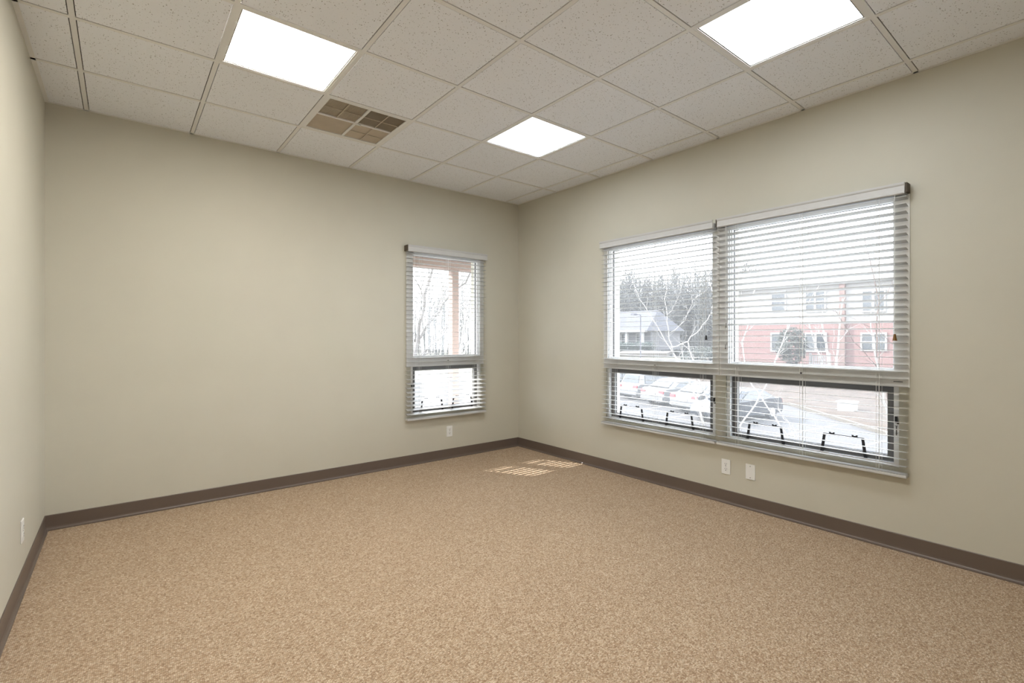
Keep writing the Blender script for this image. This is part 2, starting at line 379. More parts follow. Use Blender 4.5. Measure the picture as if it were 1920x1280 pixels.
def window(idx, kind, u0, u1, c0, c1, label):
    F = framer(kind); e = .002
    zt0, zt1 = .985, 1.085                        # transom
    root = bpy.data.objects.new('window_%d' % idx, None); COL.objects.link(root); root.location = F((u0+u1)/2, .05, Z0); struct(root, label)
    bm = new_bm()
    ring(bm, F, u0+e, u1-e, .012, .105, Z0+e, Z1-e, .026, .02)
    lbox(bm, F, u0+.026+e, u1-.026-e, .014, .105, zt0, zt1)
    obj('window_frame', bm, M['frame'], root)
    # broad white casing round the upper light, standing proud of the wall
    bm = new_bm()
    lbox(bm, F, c0, u0+.022, -.0065, -.0002, zt0, Z1+.03); lbox(bm, F, u1-.022, c1, -.0065, -.0002, zt0, Z1+.03)
    lbox(bm, F, u0+.022, u1-.022, -.0065, -.0002, Z1-.01, Z1+.03); lbox(bm, F, u0+.022, u1-.022, -.0065, .013, zt0, zt1)
    obj('casing', bm, M['frame'], root)
    # upper light, fixed: bead, gasket and pane
    a, b = u0+.026+e, u1-.026-e
    bm = new_bm(); ring(bm, F, a, b, .030, .052, zt1, Z1-.028, .008); obj('glazing_bead', bm, M['frame'], root)
    bm = new_bm(); ring(bm, F, a, b, .0525, .0745, zt1, Z1-.028, .0085); obj('gasket', bm, M['gasket'], root)
    bm = new_bm(); lbox(bm, F, a+.005, b-.005, .076, .080, zt1+.004, Z1-.033); obj('pane', bm, M['glass'], root)
    # lower sash: dark metal, thin white bead, black gasket, pane
    z0s, z1s = Z0+.022, zt0-.004
    bm = new_bm(); ring(bm, F, a+.004, b-.004, .040, .054, z0s+.003, z1s, .034, .030); sash = obj('sash', bm, M['sash'], root)
    bm = new_bm(); ring(bm, F, a+.004, b-.004, .0545, .0600, z0s+.003, z1s, .0365, .034); obj('glazing_bead', bm, M['frame'], sash)
    bm = new_bm(); ring(bm, F, a+.004, b-.004, .0605, .0720, z0s+.003, z1s, .0385, .037); obj('gasket', bm, M['gasket'], sash)
    bm = new_bm(); lbox(bm, F, a+.036, b-.036, .0725, .0765, z0s+.030, z1s-.032); obj('pane', bm, M['glass'], sash)
    # transom lock, side latch, maker's strip
    m_ = (u0+u1)/2
    bm = new_bm(); lbox(bm, F, m_-.006, m_+.006, -.012, -.0062, zt0+.045, zt0+.057); obj('transom_catch', bm, M['black'], root)
    ul = u0+.015 if kind == 'R' else u0+.015
    bm = new_bm(); lbox(bm, F, ul-.006, ul+.006, .002, .012, .765, .805); lbox(bm, F, ul-.016, ul-.005, -.002, .008, .760, .772)
    obj('side_latch', bm, M['black'], root)
    if idx == 3:
        bm = new_bm(); lbox(bm, F, u0-.02, u0+.025, -.0080, -.0064, zt0+.03, zt0+.034); obj('maker_strip', bm, M['black'], root)
        bm = new_bm(); lbox(bm, F, ul-.003, ul+.003, .0105, .012, .690, .745); lbox(bm, F, ul-.008, ul+.008, .0105, .012, .745, .748); lbox(bm, F, ul-.006, ul+.004, .0105, .012, .700, .703)
        obj('printed_mark', bm, M['grey'], root)
    return root
window(1, 'B', WC[0], WC[1], 2.405, 3.345, 'narrow window in the back wall with a fixed upper pane and low sash')
window(2, 'R', WA[0], WA[1], -2.442, -1.272, 'left window of the pair in the right wall')
window(3, 'R', WB[0], WB[1], -3.628, -2.446, 'right window of the pair in the right wall')

def blind(kind, u0, u1, v0, v1, label, tilt, ladders, tassels, dark_ends):
    """tilt(z) -> angle, positive raises the outer edge; u0<u1 ends of the slats"""
    F = framer(kind)
    t = thing('window_blind', F((u0+u1)/2, -.035, .445), label, 'blind', 'white slatted window blinds')
    oi, oo = -.060, -.010
    oc = (oi+oo)/2
    # valance with moulded profile
    bm = new_bm()
    prof = [(-.066, 2.131), (-.070, 2.131), (-.073, 2.135), (-.073, 2.141), (-.070, 2.144), (-.070, 2.178), (-.074, 2.183), (-.076, 2.190), (-.076, 2.197), (-.066, 2.197)]
    prism(bm, [F(v0, o, z) for o, z in prof], F(v1, 0, 0)-F(v0, 0, 0)); obj('valance', bm, M['blind'], t)
    bm = new_bm(); lbox(bm, F, u0+.004, u1-.004, -.060, -.008, 2.130, 2.172); obj('head_rail', bm, M['blind'], t)
    for ue in dark_ends:
        bm = new_bm()
        lbox(bm, F, ue-.005, ue+.005, -.068, -.001, 2.138, 2.194); obj('bracket', bm, M['darkmetal'], t)
    bm = new_bm()
    zs = [.517 + .0431*k for k in range(38)]
    n = 6
    for z in zs:
        a = math.radians(tilt(z)); c_, s_ = math.cos(a), math.sin(a)
        top, bot = [], []
        for k in range(n+1):
            q = (k/n-.5)*.050; h = .0003*(1-(2*k/n-1)**2)
            top.append((q, h+.0010)); bot.append((q, h-.0010))
        prof = [(oc + q*c_ - h*s_, z + q*s_ + h*c_) for q, h in top + bot[::-1]]
        prism(bm, [F(u0, o, zz) for o, zz in prof], F(u1, 0, 0)-F(u0, 0, 0))
    lbox(bm, F, u0, u1, oi, oo, .4735, .4757)
    obj('slats', bm, M['slat'], t)
    bm = new_bm(); lbox(bm, F, u0-.002, u1+.002, oi-.001, oo+.001, .453, .471); obj('bottom_rail', bm, M['blind'], t, bevel=.004)
    for u in ladders:
        bm = new_bm()
        for du, o in ((-.008, oi-.0015), (.008, oi-.0015), (-.008, oo+.0015), (.008, oo+.0015)):
            tube(bm, [F(u+du, o, .47), F(u+du, o, 2.135)], .0009, .0009, 4)
        tube(bm, [F(u, oc, .47), F(u, oc, 2.135)], .0008, .0008, 4)
        obj('ladder_cord', bm, M['cord'], t)
    for (u, z, hh, rr, mname) in tassels:
        bm = new_bm(); tube(bm, [F(u, oi-.006, z+hh), F(u, oi-.006, 2.132)], .0010, .0010, 4); pull = obj('pull_cord', bm, M['cord'], t)
        bm = new_bm(); tube(bm, [F(u, oi-.006, z-hh), F(u, oi-.006, z-hh*.2), F(u, oi-.006, z+hh)], rr, rr*.45, 10); obj('tassel', bm, M[mname], pull, smooth=False)
    return t

blind('B', 2.392, 3.345, 2.394, 3.352, 'white slatted blind over the narrow window in the back wall', lambda z: 15 if z < .84 else (6 if z < .9 else 0),
      [2.53, 2.87, 3.21], [(2.457, 1.330, .012, .006, 'grey'), (2.468, 1.246, .012, .006, 'grey')], [2.389])
blind('R', -2.432, -1.283, -2.424, -1.276, 'white slatted blind over the left window of the pair, black cord tassel', lambda z: -3 if z < 1.0 else 0,
      [-2.325, -1.88, -1.43], [(-2.369, 1.281, .019, .0115, 'black')], [])
blind('R', -3.622, -2.452, -3.617, -2.460, 'white slatted blind over the right window of the pair, slats tilted, brown tassel', lambda z: -12 if z > 1.35 else -5,
      [-3.485, -3.055, -2.612], [(-3.570, 1.284, .020, .0125, 'brown'), (-2.532, 1.374, .018, .005, 'grey'), (-2.526, 1.212, .018, .005, 'grey')], [-2.453, -3.624])

def bracket(kind, u0, u1, label, group):
    F = framer(kind); zb, zt = Z0+.0225, .640; o = .030; um = (u0+u1)/2
    t = thing('wire_bracket', F(um, o, zb), label, 'bracket', group)
    in0, in1 = u0+.016, u1-.016
    for a, b in ((u0, in0), (u1, in1)):
        bm = new_bm(); w = .0095
        pts = [F(a-w, o-.003, zb), F(a+w, o-.003, zb), F(b+w*.8, o-.003, zt), F(b-w*.8, o-.003, zt)]
        prism(bm, pts, F(0, .006, 0)-F(0, 0, 0)); obj('leg', bm, M['black'], t)
    bm = new_bm(); lbox(bm, F, in0-.008, in1+.008, o-.003, o+.003, zt-.005, zt+.0035); obj('crossbar', bm, M['black'], t)
    for f in (.2, .8):
        u = in0 + (in1-in0)*f; bm = new_bm()
        lbox(bm, F, u-.015, u+.015, o-.005, o+.004, zt+.001, zt+.010); lbox(bm, F, u-.016, u-.007, o-.005, o+.004, zt+.010, zt+.015); lbox(bm, F, u+.007, u+.016, o-.005, o+.004, zt+.010, zt+.015)
        obj('clip', bm, M['black'], t)
gb = 'black trapezoid brackets on the window sills'
bracket('B', 2.585, 2.840, 'black trapezoid bracket at the left of the narrow window sill', gb)
bracket('B', 2.960, 3.215, 'black trapezoid bracket at the right of the narrow window sill', gb)
bracket('R', -1.703, -1.442, 'black trapezoid bracket on the left window of the pair, nearest the far corner', gb)
bracket('R', -2.200, -1.942, 'black trapezoid bracket on the left window of the pair, beside the middle pier', gb)
bracket('R', -2.904, -2.649, 'black trapezoid bracket on the right window of the pair, beside the middle pier', gb)
bracket('R', -3.398, -3.150, 'black trapezoid bracket nearest the camera, under the brown tassel', gb)

# ------------------------------------------------------------------ outlets
def plate(kind, u, z, label, sockets=True, name='power_outlet', cat='outlet'):
    if kind == 'L': F = lambda a, o, zz: Vector((XL-o, a, zz))
    else: F = framer(kind)
    t = thing(name, F(u, -.003, z), label, cat)
    bm = new_bm(); lbox(bm, F, u-.035, u+.035, -.0065, -.0002, z-.057, z+.057); pl = obj('cover_plate', bm, M['white'], t, bevel=.0025)
    bm = new_bm()
    if sockets:
        for dz in (.0195, -.0195):
            bm2 = new_bm()
            pts = []
            for k in range(16):
                a = 2*math.pi*k/16; pts.append(F(u + max(-.0145, min(.0145, .0172*math.cos(a))), -.0088, z+dz+.0145*math.sin(a)))
            prism(bm2, pts, F(0, .003, 0)-F(0, 0, 0)); so = obj('socket', bm2, M['white'], t)
            bm3 = new_bm()
            lbox(bm3, F, u-.0075, u-.0050, -.0093, -.0085, z+dz+.001, z+dz+.009); lbox(bm3, F, u+.0050, u+.0075, -.0093, -.0085, z+dz+.001, z+dz+.009)
            lbox(bm3, F, u-.003, u+.003, -.0093, -.0085, z+dz-.010, z+dz-.0045)
            obj('slot', bm3, M['slot'], so)
        lbox(bm, F, u-.002, u+.002, -.0078, -.006, z-.002, z+.002); obj('screw', bm, M['grey'], t)
    else:
        for dz in (.042, -.042):
            bm2 = new_bm(); lbox(bm2, F, u-.0028, u+.0028, -.0078, -.006, z+dz-.0028, z+dz+.0028); obj('screw', bm2, M['grey'], t)
plate('R', -2.498, .2815, 'white double power outlet under the pair of windows')
plate('R', -2.686, .2805, 'blank white wall plate with two screws beside the outlet under the windows', False, 'blank_plate', 'wall plate')
plate('B', 2.905, .286, 'white double power outlet under the narrow window in the back wall')
plate('L', -.917, .300, 'white power outlet at the far end of the left wall')

# ------------------------------------------------------------------ outdoors
GZ = -2.62
M['asphalt'] = mat('pale_asphalt', (.0455, .0435, .0425, 1), .9, vary=.08, vscale=.6, bump=.2, bscale=30)
M['paint'] = mat('white_road_paint', (0.1980, 0.1980, 0.1914, 1), .7)
M['grass'] = mat('dry_winter_grass', (.09, .085, .065, 1), .95, vary=.25, vscale=.7)
M['mulch'] = mat('pine_straw_mulch', (0.0409, 0.0297, 0.0218, 1), .95, vary=.3, vscale=1.3)
M['curb'] = mat('concrete_curb', (0.0693, 0.0607, 0.0495, 1), .85, vary=.06)
M['bark'] = mat('pale_smooth_bark', (0.1980, 0.1848, 0.1716, 1), .7, vary=.2, vscale=5)
M['bark2'] = mat('reddish_brown_bark', (0.0561, 0.0343, 0.0264, 1), .8, vary=.2, vscale=5)
M['bark3'] = mat('grey_bark', (0.1254, 0.1155, 0.1089, 1), .85, vary=.2, vscale=4)
M['woods'] = mat('grey_winter_twigs', (0.0990, 0.0977, 0.0924, 1), .9, vary=.25, vscale=.4)
M['evergreen'] = mat('dark_evergreen_leaves', (0.0145, 0.0178, 0.0132, 1), .7, vary=.4, vscale=2)
M['hedge'] = mat('bluish_hedge_leaves', (0.0198, 0.0297, 0.0238, 1), .7, vary=.4, vscale=2)
M['brick'] = brick_material('red_brick_wall', (.112, .060, .053, 1), (.100, .052, .047, 1), (.122, .092, .085, 1), 3.2)
M['siding'] = mat('cream_siding', (0.1980, 0.1881, 0.1749, 1), .7, vary=.03)
M['trimw'] = mat('white_painted_trim', (0.2112, 0.2079, 0.2013, 1), .6)
M['pinkwood'] = mat('salmon_painted_wood', (0.2640, 0.1881, 0.1584, 1), .65, vary=.06)
M['soffit'] = mat('cream_soffit', (0.45, 0.38, 0.3, 1), .7)
M['pilaster'] = mat('rosy_stucco', (0.1056, 0.0693, 0.0594, 1), .8)
M['greysiding'] = mat('grey_siding', (0.0660, 0.0647, 0.0693, 1), .8)
M['concrete'] = mat('pale_bounce_concrete', (.24, .235, .225, 1), .85, vary=.05, vscale=1)  # for the two slabs added to bounce daylight indoors
M['roof'] = mat('grey_shingle_roof', (0.0495, 0.0495, 0.0561, 1), .9, vary=.15, vscale=3)
M['pane'] = mat('dark_window_glass', (0.0198, 0.0238, 0.0277, 1), .15, spec=.5)
M['carwhite'] = mat('white_car_paint', (0.1056, 0.1056, 0.1056, 1), .3, spec=.5)
M['carsilver'] = mat('silver_car_paint', (0.0660, 0.0680, 0.0706, 1), .3, spec=.5, metal=.2)
M['cardark'] = mat('dark_blue_car_paint', (0.0132, 0.0158, 0.0211, 1), .3, spec=.5)
M['carglass'] = mat('tinted_car_glass', (0.0132, 0.0165, 0.0198, 1), .1, spec=.6)
M['tyre'] = mat('black_tyre', (.02, .02, .022, 1), .8)
M['hub'] = mat('alloy_wheel', (.4, .4, .42, 1), .35, metal=.6)
M['tail'] = mat('red_tail_lamp', (0.1650, 0.0066, 0.0099, 1), .25, spec=.5)
M['lampmetal'] = mat('dark_lamp_metal', (.05, .05, .06, 1), .5)

bm = new_bm(); box(bm, (-90, -60, GZ-.3), (140, 130, GZ-.02)); struct(obj('ground', bm, M['grass']), 'pale dry grass around the parking lot')
bm = new_bm(); prism(bm, [(13, -30, GZ-.02), (21, -8, GZ-.02), (23.1, .8, GZ-.02), (29.8, 7.4, GZ-.02), (33, 20, GZ-.02), (38, 34, GZ-.02), (13, 34, GZ-.02)], (0, 0, .02))
struct(obj('parking_lot', bm, M['asphalt']), 'pale asphalt parking lot below the windows')
bm = new_bm(); box(bm, (XR+TH+.02, -12, GZ-.02), (13, 9, GZ)); struct(obj('bounce_strip', bm, M['concrete']), 'added pale strip at the foot of the building, bouncing daylight indoors')  # out of view, added to bounce daylight up to the ceiling
bm = new_bm(); box(bm, (-8, YB+TH+.3, GZ-.02), (XR+TH+.02, 14, GZ)); struct(obj('bounce_slab', bm, M['concrete']), 'added pale slab below the portico, bouncing daylight indoors')  # added to bounce more daylight in through the narrow window
# painted bay lines
for i in range(-2, 8):
    a = Vector((18.0+.25*max(0, i), 4.35+2.62*i, GZ)); L = 7.0 if i >= 0 else 4.6
    d = Vector((math.cos(math.radians(-7)), math.sin(math.radians(-7)), 0)); n = Vector((-d.y, d.x, 0))*.055
    bm = new_bm(); prism(bm, [a-n, a+d*L-n, a+d*L+n, a+n], (0, 0, .006)); struct(obj('bay_line', bm, M['paint']))
# curb and planted bank rising to the brick building
cp = [Vector((21, -8, GZ)), Vector((23.1, .8, GZ)), Vector((29.8, 7.4, GZ)), Vector((33, 20, GZ))]
bm = new_bm()
for a, b in zip(cp, cp[1:]):
    d = (b-a).normalized(); n = Vector((d.y, -d.x, 0))*.16
    prism(bm, [a, b, b+n, a+n], (0, 0, .15))
struct(obj('curb', bm, M['curb']))
bm = new_bm()
rows = 14
grid = []
top = [Vector((52, -14, -1.35)), Vector((52, 3, -1.35)), Vector((52, 12, -1.35)), Vector((52, 26, -1.2))]
for k in range(rows+1):
    f = k/rows; row = []
    for a, b in zip(cp, top):
        p = (a+Vector((.15, -.05, .10))).lerp(b, f); p.z += .15*math.sin(f*9+p.y)*f*(1-f)*2
        row.append(p)
    dense = []
    for a, b in zip(row, row[1:]):
        for m_ in range(6): dense.append(a.lerp(b, m_/6))
    dense.append(row[-1]); grid.append([bm.verts.new(p) for p in dense])
low = [[bm.verts.new((v.co.x, v.co.y, GZ-.2)) for v in grid[0]], [bm.verts.new((v.co.x, v.co.y, GZ-.2)) for v in grid[-1]]]
for r0, r1 in zip(grid, grid[1:]):
    for k in range(len(r0)-1): bm.faces.new((r0[k], r0[k+1], r1[k+1], r1[k]))
for k in range(len(grid[0])-1): bm.faces.new((low[0][k], low[0][k+1], grid[0][k+1], grid[0][k]))
struct(obj('planted_bank', bm, M['mulch'], smooth=True), 'mulched bank rising to the brick building')
def bank_z(x, y):
    best, zz = 1e9, GZ
    for p in bank_pts:
        d = (p.x-x)**2+(p.y-y)**2
        if d < best: best, zz = d, p.z
    return zz
bank_pts = [v.co.copy() for v in bpy.data.objects['planted_bank'].data.vertices if v.co.z > GZ-.1]

# portico outside the narrow window
po = thing('portico', (3.8, 1.4, GZ), 'salmon painted timber portico with posts outside the narrow window', 'portico')
for x in (2.2, 3.80, 5.42):
    bm = new_bm(); box(bm, (x-.052, 1.348, GZ), (x+.052, 1.452, 2.215)); obj('post', bm, M['pinkwood'], po)
bm = new_bm(); box(bm, (.4, 1.31, 2.215), (5.7, 1.49, 2.36)); obj('beam', bm, M['pinkwood'], po)
bm = new_bm(); box(bm, (.4, YB+TH+.01, 2.36), (5.7, 1.6, 2.40)); obj('soffit', bm, M['soffit'], po)

# ---- cars
def car(x, y, heading, paint, label, suv=False):
    t = thing('car', (x, y, GZ+.02), label, 'car', 'cars parked in the lot')
    R = Matrix.Translation((x, y, GZ)) @ Matrix.Rotation(heading, 4, 'Z')
    hh = 1.62 if suv else 1.45
    L2, W2 = 2.25, .89
    lower = [(-2.25, .38), (-2.28, .62), (-2.22, .92), (-2.05, 1.0), (-1.0, 1.0), (1.0, .95), (1.7, .86), (2.15, .72), (2.25, .5), (2.2, .3), (-2.15, .26)]
    cabin = [(-2.0, .99), (-1.75, hh-.08), (-1.4, hh), (.1, hh), (.35, hh-.05), (1.15, .95)] if suv else [(-1.75, .99), (-1.05, hh-.06), (-.7, hh), (.15, hh), (.4, hh-.05), (1.2, .94)]
    def loft(prof, w_of):
        bm = new_bm(); cols = []
        for sy in (-1, -.86, .86, 1):
            cols.append([bm.verts.new(R @ Vector((px_*(1 if abs(sy) < .95 else .985), sy*w_of(pz), pz if abs(sy) < .95 else .3+(pz-.3)*.96))) for px_, pz in prof])
        n = len(prof)
        for a, b in zip(cols, cols[1:]):
            for k in range(n): bm.faces.new((a[k], a[(k+1) % n], b[(k+1) % n], b[k]))
        bm.faces.new(cols[0][::-1]); bm.faces.new(cols[-1]); return bm
    obj('body', loft(lower, lambda z: W2), M[paint], t, smooth=False)
    cb = obj('cabin', loft(cabin, lambda z: W2*(1-.22*max(0, (z-.95))/.6)), M[paint], t)
    # glass panels standing just proud of the cabin
    bm = new_bm()
    def q(*p): bm.faces.new([bm.verts.new(R @ Vector(v)) for v in p])
    rx0, rz0 = cabin[0]; rx1, rz1 = cabin[1]; fx0, fz0 = cabin[-1]; fx1, fz1 = cabin[-2]
    wl, wh = W2*.80, W2*.66
    def slab(p):
        ps = [Vector(v) for v in p]; nrm = (ps[1]-ps[0]).cross(ps[2]-ps[0]).normalized()*.02
        prism(bm, [R @ (v-nrm) for v in ps], (R.to_3x3() @ (nrm*2)))
    slab([(rx0+.04-.02, -wl, rz0+.06), (rx0+.02, wl, rz0+.06), (rx1+.0-.02, wh, rz1-.02), (rx1-.02, -wh, rz1-.02)])
    obj('rear_window', bm, M['carglass'], t); bm = new_bm()
    slab([(fx0-.04+.02, -wl, fz0+.05), (fx0-.02, wl, fz0+.05), (fx1+.02, wh, fz1-.02), (fx1+.02, -wh, fz1-.02)])
    obj('windscreen', bm, M['carglass'], t)
    for s in (-1, 1):
        bm = new_bm(); yl = lambda z: s*(W2*(1-.22*max(0, (z-.95))/.6) + .004)
        zt_ = hh-.12
        slab([(rx0+.42, yl(1.03), 1.03), (fx0-.28, yl(1.0), 1.0), (fx1-.15, yl(zt_), zt_), (rx1+.28, yl(zt_), zt_)])
        obj('side_window', bm, M['carglass'], t)
    for wx in (-1.4, 1.42):
        for s in (-1, 1):
            bm = new_bm(); tube(bm, [R @ Vector((wx, s*.70, .33)), R @ Vector((wx, s*.905, .33))], .33, .33, 18); w_ = obj('wheel', bm, M['tyre'], t)
            bm = new_bm(); tube(bm, [R @ Vector((wx, s*.90, .33)), R @ Vector((wx, s*.915, .33))], .21, .20, 14); obj('hub', bm, M['hub'], w_)
    for s in (-1, 1):
        bm = new_bm()
        prism(bm, [R @ Vector(v) for v in ((-2.285, s*.50, .78), (-2.285, s*.86, .74), (-2.25, s*.86, .92), (-2.26, s*.55, .92))], R.to_3x3() @ Vector((.08, 0, 0))); obj('tail_lamp', bm, M['tail'], t)
    bm = new_bm()
    prism(bm, [R @ Vector(v) for v in ((-2.32, -W2*.95, .36), (-2.32, W2*.95, .36), (-2.32, W2*.95, .52), (-2.32, -W2*.95, .52))], R.to_3x3() @ Vector((.14, 0, 0))); obj('bumper', bm, M[paint], t)
    bm = new_bm()
    prism(bm, [R @ Vector(v) for v in ((-2.305, -.26, .60), (-2.305, .26, .60), (-2.29, .26, .73), (-2.29, -.26, .73))], R.to_3x3() @ Vector((.03, 0, 0))); obj('number_plate', bm, M['trimw'], t)
hd = math.radians(-9)
car(28.2, 17.2, hd, 'carsilver', 'silver suv parked at the far left end of the row, beside the hedge', True)
car(27.0, 14.5, hd, 'carwhite', 'white hatchback parked second from the left end of the row', True)
car(25.9, 11.9, hd, 'carwhite', 'white saloon car parked third in the row, red tail lamp showing')
car(24.9, 9.3, hd, 'carwhite', 'white saloon car fourth in the row, behind the pale tree trunks')
car(23.15, 7.1, hd+math.pi, 'cardark', 'dark blue saloon car at the near end of the row')

# ---- brick building across the lot
BX = 52.0
bb = thing('brick_building', (BX+5, 14, -1.4), 'two storey building with red brick ground floor and cream upper floor', 'building')
bm = new_bm(); box(bm, (BX, 3.0, -1.6), (BX+10, 23.5, 2.55)); obj('brick_wall', bm, M['brick'], bb)
bm = new_bm(); box(bm, (BX-.05, 2.9, 2.55), (BX+10.05, 23.6, 2.80)); obj('trim_band', bm, M['trimw'], bb)
bm = new_bm(); box(bm, (BX+.02, 3.0, 2.80), (BX+10, 23.5, 6.2)); obj('siding_wall', bm, M['siding'], bb)
bm = new_bm(); prism(bm, [(BX-.5, 2.5, 6.2), (BX+10.5, 2.5, 6.2), (BX+5, 2.5, 8.6)], (0, 21.5, 0)); obj('roof', bm, M['siding'], bb)
def bwin(y, z, w, h, parent, x=BX, n=1):
    bm = new_bm(); fw = .13
    x0 = x-.10
    box(bm, (x0, y-w/2-fw, z-fw), (x+.02, y-w/2, z+h+fw)); box(bm, (x0, y+w/2, z-fw), (x+.02, y+w/2+fw, z+h+fw))
    box(bm, (x0, y-w/2, z-fw), (x+.02, y+w/2, z)); box(bm, (x0, y-w/2, z+h), (x+.02, y+w/2, z+h+fw))
    for k in range(1, n): box(bm, (x0, y-w/2+w*k/n-.09, z), (x+.02, y-w/2+w*k/n+.09, z+h))
    box(bm, (x0+.03, y-w/2, z+h*.5-.04), (x-.01, y+w/2, z+h*.5+.04))
    f = obj('window', bm, M['trimw'], parent)
    bm = new_bm(); box(bm, (x-.04, y-w/2, z), (x-.012, y+w/2, z+h)); obj('pane', bm, M['pane'], f)
def wy(px):
    a = (px-CX)/FPX; c, s = math.cos(YAW), math.sin(YAW); tt = (BX-CAM.x)/(a*c+s); return CAM.y+tt*(-a*s+c), tt
for p0, p1, y0p, y1p, n in ((1448, 1475, 626, 657, 1), (1512, 1548, 626, 657, 2), (1617, 1660, 626, 655, 2), (1512, 1546, 548, 582, 2), (1618, 1658, 546, 582, 2), (1448, 1472, 548, 582, 1)):
    ya, ta = wy(p0); yb, tb = wy(p1); tm = (ta+tb)/2
    bwin((ya+yb)/2, CAM.z-(y1p-CY)*tm/FPX, abs(ya-yb), (y1p-y0p)*tm/FPX, bb, n=n)
yc, tc_ = wy(1581); bm = new_bm(); box(bm, (BX-.35, yc-.22, -1.5), (BX+.05, yc+.22, 6.2)); obj('pilaster', bm, M['pilaster'], bb)
# railing in front of it
ya, ta = wy(1578); yb, tb = wy(1543)
rl = thing('porch_railing', (BX-3, (ya+yb)/2, -1.4), 'white slatted porch railing in front of the brick building', 'railing')
bm = new_bm(); box(bm, (BX-3.05, ya, -.45), (BX-2.95, yb, -.35)); obj('rail', bm, M['trimw'], rl); bm = new_bm(); box(bm, (BX-3.05, ya, -1.25), (BX-2.95, yb, -1.17)); obj('rail', bm, M['trimw'], rl)
nb = 9
for k in range(nb+1):
    bm = new_bm(); y = ya+(yb-ya)*k/nb; r_ = .09 if k in (0, nb) else .045
    box(bm, (BX-3-r_*.6, y-r_, -1.6), (BX-3+r_*.6, y+r_, -.2 if k in (0, nb) else -.4)); obj('baluster', bm, M['trimw'], rl)

# ---- grey roofed house farther left
hp = inv(1185, 640, 78)
hx, hy = hp.x, hp.y+1.5
hs = thing('house', (hx+4, hy, -.6), 'pale house with grey shingle roof and white porch columns, seen far off', 'house')
bm = new_bm(); box(bm, (hx, hy-5, -.8), (hx+8, hy+9, 2.2)); obj('wall', bm, M['greysiding'], hs)
bm = new_bm(); prism(bm, [(hx-1.8, hy-5.6, 2.2), (hx+8.6, hy-5.6, 2.2), (hx+4, hy-3.6, 5.6)], (0, 15.2, 0)); obj('roof', bm, M['roof'], hs)
bm = new_bm(); prism(bm, [(hx-2.0, hy+.2, 2.3), (hx-2.0, hy+6.2, 2.3), (hx-2.0, hy+3.2, 4.9)], (3.5, 0, 0)); obj('gable', bm, M['trimw'], hs)
for k in range(5):
    bm = new_bm(); y = hy-4.6+3.0*k; box(bm, (hx-1.6, y-.18, -.8), (hx-1.3, y+.18, 2.0)); obj('porch_column', bm, M['trimw'], hs)
for k in range(4): bwin(hy-3.1+3.0*k, .2, 1.3, 1.5, hs, x=hx)
bm = new_bm(); box(bm, (hx-2, hy-5.3, 2.0), (hx-1.2, hy+9, 2.3)); obj('porch_beam', bm, M['trimw'], hs)

# ---- leafy things: many small leaf quads in a volume
def leaves(bm, centre, rad, n, size, box_like=False):
    for _ in range(n):
        while True:
            v = Vector((random.uniform(-1, 1), random.uniform(-1, 1), random.uniform(-1, 1)))
            if box_like or .45 < v.length < 1: break
        p = Vector(centre) + Vector((v.x*rad[0], v.y*rad[1], v.z*rad[2]))
        d1 = Vector((random.gauss(0, 1), random.gauss(0, 1), random.gauss(0, 1))).normalized(); d2 = d1.orthogonal().normalized()
        s = size*random.uniform(.6, 1.3)
        bm.faces.new([bm.verts.new(q) for q in (p-d1*s, p+d2*s*.5, p+d1*s, p-d2*s*.5)])
def shrub(px, py, w, rad, n, size, m, label, name='evergreen_shrub'):
    p = inv(px, py, w); t = thing(name, (p.x, p.y, p.z-rad[2]), label, 'shrub')
    bm = new_bm(); leaves(bm, p, rad, n, size); obj('foliage', bm, M[m], t)
    bm = new_bm(); tube(bm, [(p.x, p.y, p.z-rad[2]*1.15), (p.x, p.y, p.z+rad[2]*.3)], .08, .04, 6); obj('stem', bm, M['bark3'], t)
shrub(1484, 648, 44, (1.3, 1.3, 1.7), 1500, .16, 'evergreen', 'rounded dark evergreen shrub in front of the brick building')
shrub(1316, 668, 38, (1.6, 1.6, .8), 900, .14, 'evergreen', 'low dark evergreen shrub behind the pale tree trunks')
a = inv(1155, 650, 55); b = inv(1222, 650, 55)
bm = new_bm()
for k in range(14):
    p = a.lerp(b, k/13); leaves(bm, p, (.6, .6, .55), 130, .13)
tag(obj('hedge', bm, M['hedge']), 'clipped green hedge in front of the grey roofed house', 'hedge')
bm = new_bm(); a2 = inv(1150, 662, 48); b2 = inv(1250, 662, 48)
prism(bm, [a2, b2, b2+Vector((4, 2, .1)), a2+Vector((4, 2, .1))], (0, 0, -.3)); struct(obj('road', bm, M['curb']), 'pale road beyond the parked cars')

# ---- street lamp
lp = inv(1201, 668, 46); lt = inv(1201, 590, 46); la = inv(1190, 589, 46)
sl = thing('street_lamp', (lp.x, lp.y, -1.0), 'thin dark street lamp with one arm, in front of the house', 'street lamp')
bm = new_bm(); tube(bm, [(lp.x, lp.y, GZ), (lp.x, lp.y, lt.z)], .075, .055, 8); obj('pole', bm, M['lampmetal'], sl)
bm = new_bm(); tube(bm, [(lp.x, lp.y, lt.z), la], .035, .03, 6); obj('arm', bm, M['lampmetal'], sl)
bm = new_bm(); c0 = Vector(la); box(bm, (c0.x-.35, c0.y-.2, c0.z-.10), (c0.x+.1, c0.y+.2, c0.z+.06)); obj('lamp_head', bm, M['lampmetal'], sl)

